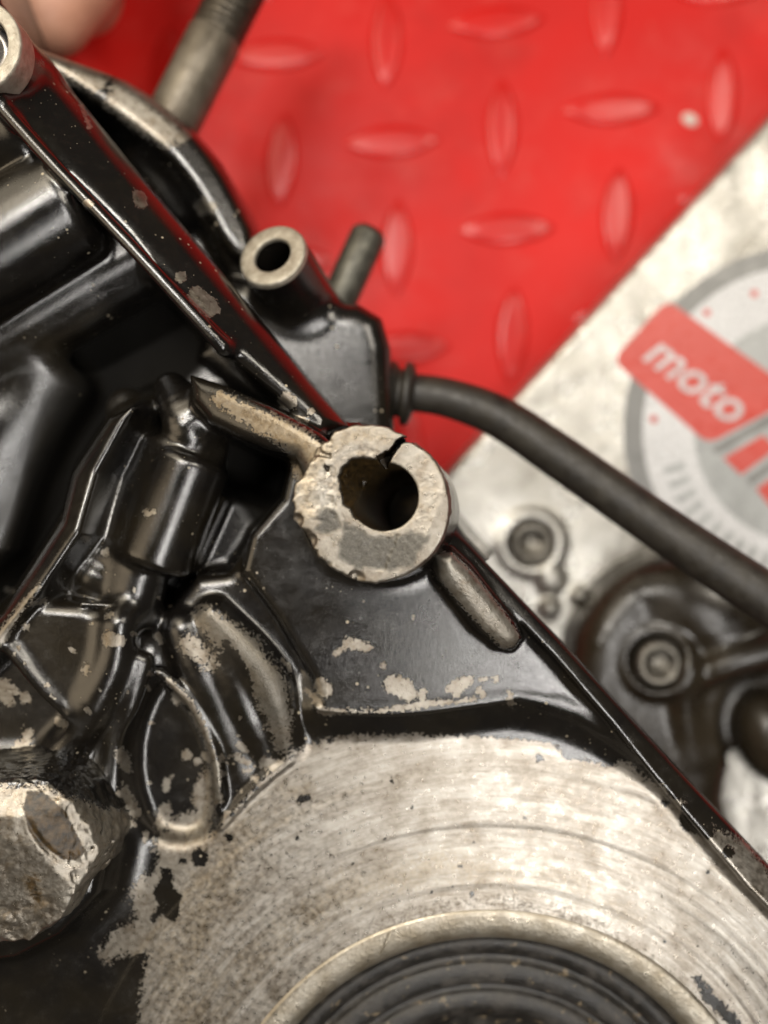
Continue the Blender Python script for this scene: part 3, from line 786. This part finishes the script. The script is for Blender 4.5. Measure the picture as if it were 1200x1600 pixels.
for k in range(26):      # torn streaks on the side
    a = at(rng.uniform(120, 175), rng.uniform(1290, 1440), -5); b = a+np.array([rng.uniform(0.6, 1.6), rng.uniform(1, 3.5), rng.uniform(-7, -3)])
    capsule(Lg, a, b, rng.uniform(0.10, 0.22), None, 0.4, 'cut')
def lug_attrs(P):
    p = to_px(P); z = P[:, 2]
    w = np.maximum(pmask(p, [(-150, 1225), (70, 1228), (150, 1262), (200, 1268), (225, 1330), (215, 1400), (190, 1415), (100, 1455), (20, 1490), (-150, 1510)], 14), 0)
    o = np.maximum(pmask(p, [(36, 1262), (44, 1236), (66, 1236), (104, 1268), (134, 1332), (118, 1346), (96, 1342), (60, 1318), (44, 1296)], 4), 0.85*stroke(p, [(50, 1380, 16), (60, 1410, 10)], 14, 8))
    s = 0.44*stroke(p, [(170, 1290, 40), (185, 1360, 40), (150, 1420, 30)], 30, 30)
    return dict(wear=w, stain=s, oil=o, machined=np.zeros(len(P)), warm=0.15*stroke(p, [(0, 1300, 60), (60, 1400, 50)], 60, 30))
lug = cast_obj('broken_lug', Lg, lug_attrs)
lug['label'] = 'torn bare metal lug with a brown oily fracture'
del Lg

# ---- turned parts
def lathe(prof, seg=192, a0=0, a1=2*math.pi):
    closed = abs(a1-a0-2*math.pi) < 1e-6
    n = seg if closed else seg+1
    Vv, Ff = [], []
    for i in range(n):
        a = a0+(a1-a0)*i/seg
        for r, z in prof: Vv.append((r*math.cos(a), r*math.sin(a), z))
    m = len(prof)
    for i in range(seg):
        i2 = (i+1) % n
        for j in range(m-1): Ff.append((i*m+j, i2*m+j, i2*m+j+1, i*m+j+1))
    return np.array(Vv), Ff
def turned(name, prof, base, axis, mat, parent, root, seg=96, **kw):
    Vv, Ff = lathe(prof, seg)
    q = Vector((0, 0, 1)).rotation_difference(Vector(axis).normalized()).to_matrix()
    R = np.array(q)
    return mesh_obj(name, Vv @ R.T+np.asarray(base), Ff, mat, parent, root, True)
def px(r): return r/12.12
seat = turned('bearing_seat', [(px(456), -1.2), (px(449), -0.12), (px(444), 0.05), (px(438), 0.02), (px(426), -0.08), (px(414), -0.30), (px(406), -0.62), (px(400), -1.2), (px(396), -2.4), (px(394), -7)], HUB+np.array([0, 0, 0.45]), (0, 0, 1), M_bronze, eng, ENG, 360)
seal = turned('shaft_seal', [(px(399), -5.2), (px(388), -3.2), (px(380), -3.1), (px(366), -3.3), (px(362), -4.0), (px(358), -4.3), (px(352), -4.2), (px(349), -3.6), (px(345), -3.3), (px(318), -3.2), (px(314), -3.6), (px(311), -4.6), (px(305), -4.9), (px(300), -4.3), (px(294), -3.7), (px(270), -4.1), (px(255), -5.0), (px(250), -6.5), (px(220), -7.0), (px(150), -7.2), (px(60), -7.2)], HUB+np.array([0, 0, 0.2]), (0, 0, 1), M_seal, eng, ENG, 360)
ringface = turned('screw_boss', [(3.85, -8), (3.9, -0.4), (4.02, -0.04), (4.15, 0.0), (4.8, 0.02), (5.35, 0.0), (5.55, -0.10), (5.62, -0.6), (5.66, -4)], TB, (-0.05, 0.03, 1), M_cream, eng, ENG, 96)
ringface['label'] = 'plain round boss with a bright bolt sunk in it'
bolt = turned('sunken_bolt', [(0.05, -2.6), (2.1, -2.6), (2.3, -2.2), (3.0, -2.0), (3.6, -2.5), (3.75, -4), (3.75, -9)], TB, (-0.05, 0.03, 1), M_bolt, eng, ENG, 64)

# ---- rear half of the case
R2 = Vol((-64, 0, -52), (8, 86, -17), 0.36)
prism(R2, [(0, 30), (60, 82), (120, 102), (190, 122), (245, 158), (295, 200), (338, 252), (365, 305), (390, 355), (420, 420), (430, 540), (200, 520), (-60, 200)], -29.5, -52, 1.5, 1.0, draft=0.03)
prism(R2, [(40, 120), (140, 160), (205, 205), (262, 265), (310, 335), (345, 400), (400, 520), (250, 500), (0, 200)], -20, -35, 1.5, 1.5, 'cut', draft=-0.1, zref=-28)
prism(R2, chaikin([(-40, 40), (60, 80), (120, 99), (190, 120), (245, 156), (295, 198), (338, 250), (370, 310), (398, 365), (392, 420), (350, 385), (316, 318), (275, 258), (236, 224), (190, 190), (140, 158), (80, 122), (-40, 70)], 1),
      [(290, 195, -25.6), (395, 360, -25.8), (236, 224, -24.2)], -50, 1.7, 2.2, draft=0.04, zref=-25)
prism(R2, [(330, 420), (420, 440), (470, 480), (500, 470), (560, 470), (596, 492), (610, 540), (612, 590), (618, 720), (560, 760), (300, 560)], -25.5, -52, 3.2, 1.0, draft=0.02)
b2t = at(425, 398, -19.0); b2d = np.array([0.33, -0.42, -1.0]); b2d /= np.linalg.norm(b2d)
cyl(R2, b2t+b2d*24, b2t+b2d*0.3, 4.75, 0.4, 2.6)
capsule(R2, at(225, 250, -34), at(290, 330, -35), 3.0, 3.0, 2.0)
cyl(R2, b2t+b2d*22, b2t-b2d*3, 2.6, 0.1, 0.1, 'cut')
def rear_attrs(P):
    p = to_px(P); w = np.zeros(len(P)); st = np.zeros(len(P))
    for c, r, s in [([(40, 72, 14), (90, 98, 20), (150, 122, 20)], 14, 12), ([(195, 150, 28), (235, 182, 32), (262, 205, 22)], 24, 14), ([(285, 212, 12)], 10, 6), ([(318, 322, 10), (330, 325, 7)], 9, 9), ([(432, 550, 8)], 8, 6)]:
        w = np.maximum(w, stroke(p, c, r, s))
    st = 0.15*stroke(p, [(205, 165, 30), (275, 205, 26)], 26, 12)
    return dict(wear=w, stain=st, oil=np.zeros(len(P)), machined=np.zeros(len(P)))
rear = cast_obj('rear_case_half', R2, rear_attrs)
rear['label'] = 'further half of the case, out of focus, with a worn grey flange edge'
del R2
rb = turned('bored_boss', [(2.62, -0.9), (2.55, -0.3), (2.65, -0.03), (2.9, 0.0), (3.6, 0.03), (4.35, 0.0), (4.62, -0.10), (4.72, -0.35), (4.76, -0.9)], b2t, -b2d, M_cream, eng, ENG, 96)

def threaded(prof0, z0, z1, r, pitch, depth):
    out = list(prof0); z = z0
    while z < z1-pitch:
        out += [(r-depth, z), (r-depth*0.15, z+pitch*0.42), (r, z+pitch*0.5), (r-depth*0.15, z+pitch*0.58)]; z += pitch
    return out+[(r-depth, z1), (r-depth-0.5, z1+0.5), (0.05, z1+0.55)]
def stud(p0, p1, r, shank, mat):
    a = np.array(p0, float); b = np.array(p1, float); L = np.linalg.norm(b-a); ax = (b-a)/L
    s = turned('stud', [(r, -4), (r, 0), (r, shank*0.5), (r, shank-0.6), (r-0.35, shank)], a, ax, mat, eng, ENG, 64)
    th = turned('thread', threaded([(r-0.35, shank)], shank, L, r, 1.1, 0.42), a, ax, M_thread, s, ENG, 64)
    return s
s1 = stud(at(262, 205, -38), at(420, -110, -38), 4.15, np.linalg.norm(at(335, 52, -38)-at(262, 205, -38)), M_steel)
s1['label'] = 'thick oily steel stud with a threaded end'
s2 = stud(at(522, 485, -38), at(578, 362, -38), 2.75, 13.0, M_darksteel)
s2['label'] = 'short grey stud behind the bored boss'

# ------------------------------------------------------------------ hose
def tube(pts, rad, seg=28, sub=10):
    P = [np.array(p, float) for p in pts]; out = []; rr = []
    for i in range(len(P)-1):
        p0 = P[max(i-1, 0)]; p1 = P[i]; p2 = P[i+1]; p3 = P[min(i+2, len(P)-1)]
        for k in range(sub):
            t = k/sub
            out.append(0.5*((2*p1)+(-p0+p2)*t+(2*p0-5*p1+4*p2-p3)*t*t+(-p0+3*p1-3*p2+p3)*t**3)); rr.append(rad[i]*(1-t)+rad[i+1]*t)
    out.append(P[-1]); rr.append(rad[-1])
    Vv, Ff = [], []; up = np.array([0.0, 0.0, 1.0])
    for i, p in enumerate(out):
        tdir = out[min(i+1, len(out)-1)]-out[max(i-1, 0)]; tdir /= np.linalg.norm(tdir)
        u = np.cross(tdir, up); u /= np.linalg.norm(u); v = np.cross(u, tdir)
        for j in range(seg):
            a = 2*math.pi*j/seg; Vv.append(p+rr[i]*(math.cos(a)*u+math.sin(a)*v))
    for i in range(len(out)-1):
        for j in range(seg):
            j2 = (j+1) % seg; Ff.append((i*seg+j, (i+1)*seg+j, (i+1)*seg+j2, i*seg+j2))
    n = len(out)
    Ff.append(tuple(range(seg))); Ff.append(tuple(range((n-1)*seg+seg-1, (n-1)*seg-1, -1)))
    return np.array(Vv), Ff
h0 = at(612, 612, -33)
hose = empty('hose', h0, 'matte black rubber hose curving down from the case past the stickered metal plate', 'hose')
hp = [(606, 610, -33), (640, 613, -33), (700, 622, -32.5), (780, 652, -31.5), (880, 718, -30), (1000, 802, -28), (1100, 870, -26), (1230, 955, -24), (1340, 1030, -23)]
hv, hf = tube([at(*p) for p in hp], [2.75, 2.75, 2.85, 3.1, 3.25, 3.3, 3.4, 3.5, 3.5])
mesh_obj('tube', hv, hf, M_rubber, hose, h0)
hd = at(*hp[2])-at(*hp[0])
turned('grommet', [(2.7, -1.5), (4.1, -1.2), (4.5, -0.4), (4.5, 0.5), (4.2, 1.0), (3.7, 1.25), (3.5, 1.6), (3.5, 2.0), (4.55, 2.3), (4.7, 2.8), (4.3, 3.5), (3.4, 3.8), (2.7, 4.0)], at(606, 612, -33), hd, M_rubber, hose, h0, 64)
# ------------------------------------------------------------------ metal cover with sticker, lower right and right
CZ = -58.0
c0 = at(1000, 800, FZ)
cover = empty('engine_cover', c0, 'bright scuffed metal engine cover with a round sticker lying on the red mat', 'engine cover')
PV = Vol((6, -62, -77), (98, 98, -50), 0.5)
prism(PV, [(1400, -30), (1200, 188), (1000, 408), (800, 628), (620, 826), (560, 1000), (900, 1400), (1500, 1700), (1500, 0)], CZ, FZ, 1.0, 0.6, draft=0.02)
for q in [(860, 905, 2.4), (858, 950, 1.6), (905, 930, 1.2)]:
    ellipsoid(PV, at(q[0], q[1], CZ+0.2), (q[2], q[2], 1.6), 0, 0.8)
cyl(PV, at(830, 848, CZ-8), at(830, 848, CZ+1.0), 5.6, 0.6, 1.4)
cyl(PV, at(830, 848, CZ-8), at(830, 848, CZ+3.0), 4.0, 0.1, 0.3, 'cut')
P_, F_ = PV.mesh(); plate = mesh_obj('plate', P_, F_, M_plate, cover, c0); del PV
def hexbolt(p, r, h, mat, lab=None):
    b = turned('bolt', [(r, -4), (r, h-0.5), (r-0.15, h-0.15), (r-0.45, h), (r*0.66, h), (r*0.60, h-0.25), (r*0.60, h-0.5)], p, (0, 0, 1), mat, cover, c0, 48)
    turned('socket', [(r*0.64, h-0.35), (r*0.56, h-0.45), (r*0.54, h-1.9), (r*0.2, h-2.2), (0.05, h-2.2)], p, (0, 0, 1), mat, b, c0, 6).data.polygons.foreach_set('use_smooth', [False]*24)
    if lab: b['label'] = lab
    return b
M_capbolt = simple('greasy_bolt_steel', (0.17, 0.155, 0.13), 0.34, 0.6, 0.5, 0.05, 0.4, (0.05, 0.045, 0.036))
hexbolt(at(830, 848, CZ-0.8), 3.6, 1.9, M_capbolt, 'socket bolt sunk in the bright plate')
# oily casting that stands on the plate
OV = Vol((18, -62, -66), (70, 4, -34), 0.45)
prism(OV, [(905, 1010), (930, 960), (965, 915), (1010, 885), (1060, 872), (1150, 880), (1300, 940), (1300, 1120), (1180, 1160), (1130, 1230), (1150, 1330), (1300, 1500), (1100, 1500), (900, 1200)], -47, -64, 4.5, 2.0, draft=0.12, smooth=1)
ellipsoid(OV, at(1120, 960, -49), (11, 7, 5), math.radians(-25), 3.0)
cyl(OV, at(1028, 1035, -60), at(1028, 1035, -45.5), 5.6, 0.8, 1.5)
cyl(OV, at(1028, 1035, -48), at(1028, 1035, -40), 4.4, 0.3, 0.8, 'cut')
chain(OV, [(1090, 1060, -46.5, 1.6), (1140, 1035, -45, 2.2), (1230, 1010, -44, 2.4)], 2.0, 2.0)
chain(OV, [(1075, 1045, -46), (1070, 1100, -47), (1080, 1180, -49)], 1.8, 2.0)
prism(OV, [(1130, 1090), (1170, 1060), (1260, 1040), (1300, 1200), (1180, 1225), (1125, 1170)], -40, -54, 1.5, 2.5, 'cut', smooth=1, draft=-0.1, zref=-47)
ellipsoid(OV, at(1200, 1150, -53), (5.5, 8, 6.5), 0.3, 1.0)
P_, F_ = OV.mesh(); oily = mesh_obj('oily_housing', P_, F_, M_oily, cover, c0); del OV
oily['label'] = 'dark oily rounded housing at the corner of the plate'
hexbolt(at(1028, 1035, -46.8), 3.6, 1.6, M_capbolt, 'greasy bolt in the oily housing')
# sticker
SZ = CZ+0.03
sc_ = at(1262, 672, CZ); sR = (D-CZ)/D/PPM
def disc(name, r0, r1, z, mat, parent, c=None, seg=160):
    Vv, Ff = lathe([(r1, 0), (r1, 0.05), (max(r0, 0.02), 0.05), (max(r0, 0.02), 0)], seg)
    Ff = [f[::-1] for f in Ff]
    return mesh_obj(name, Vv+np.array([(c if c is not None else sc_)[0], (c if c is not None else sc_)[1], z]), Ff, mat, parent, c0, False)
sticker = disc('sticker', 0, 288*sR, SZ, M_stk_dark, cover)
sticker['label'] = 'round grey and white sticker with a red banner'
disc('white_band', 176*sR, 258*sR, SZ+0.06, M_stk_white, sticker)
disc('grey_centre', 0, 178*sR, SZ+0.09, M_stk_grey, sticker)
def flat(name, pxs, z, mat, parent, th=0.05, smooth=0):
    if smooth: pxs = chaikin(pxs, smooth)
    q = [at(a, b, z) for a, b in pxs]; n = len(q)
    Vv = [(*p[:2], z) for p in q]+[(*p[:2], z+th) for p in q]
    Ff = [tuple(range(n, 2*n)), tuple(range(n-1, -1, -1))]+[(i, (i+1) % n, n+(i+1) % n, n+i) for i in range(n)]
    me_o = mesh_obj(name, Vv, Ff, mat, parent, c0, False)
    import bmesh
    bm = bmesh.new(); bm.from_mesh(me_o.data); bmesh.ops.recalc_face_normals(bm, faces=bm.faces); bm.to_mesh(me_o.data); bm.free()
    return me_o
def rounded(pts, rad=18, n=6):
    out = []
    for i in range(len(pts)):
        p = np.array(pts[i], float); a = np.array(pts[i-1], float)-p; b = np.array(pts[(i+1) % len(pts)], float)-p
        a /= np.linalg.norm(a); b /= np.linalg.norm(b)
        for k in range(n+1):
            t = k/n
            out.append(tuple(p+rad*((1-t)**2*a+t*t*b)))
    return out
flat('banner', rounded([(957, 562), (1042, 468), (1250, 618), (1106, 694)], 20), SZ+0.16, M_stk_red, sticker)
# mark after the banner: slanted red bars with dark edges
flat('bar_edge', [(1111, 700), (1250, 622), (1258, 632), (1120, 710)], SZ+0.16, M_stk_dark, sticker)
flat('bar', [(1130, 716), (1192, 680), (1214, 700), (1158, 742)], SZ+0.16, M_stk_red, sticker)
flat('bar_edge', [(1164, 748), (1250, 690), (1258, 700), (1173, 757)], SZ+0.16, M_stk_dark, sticker)
flat('bar', [(1182, 764), (1262, 706), (1300, 744), (1212, 802)], SZ+0.16, M_stk_red, sticker)
for q in [(1104, 489), (1178, 459), (1021, 655), (1240, 440)]:
    disc('red_dot', 0, 6*sR, SZ+0.13, M_stk_red, sticker, at(q[0], q[1], CZ), 20)
for k in range(13):     # unreadable small print round the band
    a = math.radians(196+k*6.2); r_ = 216
    cx_, cy_ = 1262+r_*math.cos(a), 672-r_*math.sin(a); u = np.array([-math.sin(a), -math.cos(a)]); v = np.array([math.cos(a), -math.sin(a)])
    q = [np.array([cx_, cy_])+u*s1_*6+v*s2_*17 for s1_, s2_ in ((-1, -1), (1, -1), (1, 1), (-1, 1))]
    flat('small_print', [tuple(x) for x in q], SZ+0.13, M_stk_grey, sticker, 0.02)
def lettering(txt, pxy, ang, size_px, z, mat, parent, shear=0.25):
    cu = bpy.data.curves.new('lettering', 'FONT'); cu.body = txt; cu.size = size_px*sR*MM; cu.shear = shear
    cu.align_x = 'CENTER'; cu.align_y = 'CENTER'; cu.extrude = 0.03*MM; cu.offset = 0.12*MM
    tmp = bpy.data.objects.new('tmp', cu); C.objects.link(tmp)
    dg = bpy.context.evaluated_depsgraph_get()
    me = bpy.data.meshes.new_from_object(tmp.evaluated_get(dg)); bpy.data.objects.remove(tmp)
    me.name = 'lettering'; me.materials.clear(); me.materials.append(mat)
    o = bpy.data.objects.new('lettering', me); C.objects.link(o); o.parent = parent
    w = at(pxy[0], pxy[1], z)-c0
    o.location = Vector(w)*MM; o.rotation_euler = (0, 0, math.radians(ang))
    return o
lettering('moto', (1086, 592), -37, 80, SZ+0.25, M_stk_text, sticker)

# ------------------------------------------------------------------ small things
db = mesh_obj('debris', *((lambda: (lambda v, f: (v, f))(*lathe([(0.05, 0.9), (0.9, 0.7), (1.5, 0.3), (1.7, -0.1)], 9)))()), M_white, None, None, False)
db.data.transform(Matrix.Scale(0.7, 4, (0, 1, 0))); db.location = Vector(at(1078, 187, FZ))*MM; db.rotation_euler.z = -0.5
tag(db, 'small pale crumb of debris lying on the red tread mat', 'debris')
fv, ff = tube([at(612, 1452, -14.1), at(606, 1470, -13.9), at(596, 1488, -14.6), at(583, 1502, -15.6)], [0.07, 0.07, 0.07, 0.05], 8, 6)
f0 = at(600, 1480, -15)
fb = mesh_obj('hair', fv-f0, ff, M_cream); fb.location = Vector(f0)*MM
tag(fb, 'single thin pale hair stuck across the worn bearing rim', 'hair')

# ------------------------------------------------------------------ hand holding the case, top left, mostly out of frame
HV = Vol((-110, 40, -72), (-24, 150, -26), 0.8)
def finger(pts): chain(HV, pts, 7.0, 3.0)
finger([(60, -420, -52, 8.5), (150, -250, -46, 8.2), (150, -100, -42, 7.4), (78, 22, -42, 6.6)])       # index
finger([(-40, -400, -52, 8.5), (20, -240, -48, 8.4), (40, -130, -50, 7.6), (128, -10, -50, 6.6)])        # middle
finger([(-140, -380, -54, 8.2), (-110, -230, -50, 8.0), (-70, -110, -52, 7.2), (-30, -10, -56, 6.2)])
finger([(-240, -350, -56, 7.2), (-220, -210, -54, 6.8), (-170, -110, -55, 6.2), (-130, -40, -58, 5.4)])
finger([(80, -520, -58, 10), (220, -400, -62, 9.0), (300, -300, -64, 8.0), (310, -200, -64, 7.0)])      # thumb
for a, b in [((60, -420, -54), (-240, -350, -58)), ((50, -500, -57), (-220, -450, -60)), ((40, -600, -60), (-160, -560, -62))]:
    capsule(HV, at(*a), at(*b), 10.5, 9.0, 6.0)
hand0 = at(-60, -500, -70)
P_, F_ = HV.mesh()
hand = mesh_obj('person_hand', P_-hand0, F_, M_skin); hand.location = Vector(hand0)*MM
tag(hand, 'bare fingertips of a hand steadying the case at its upper left corner', 'hand')
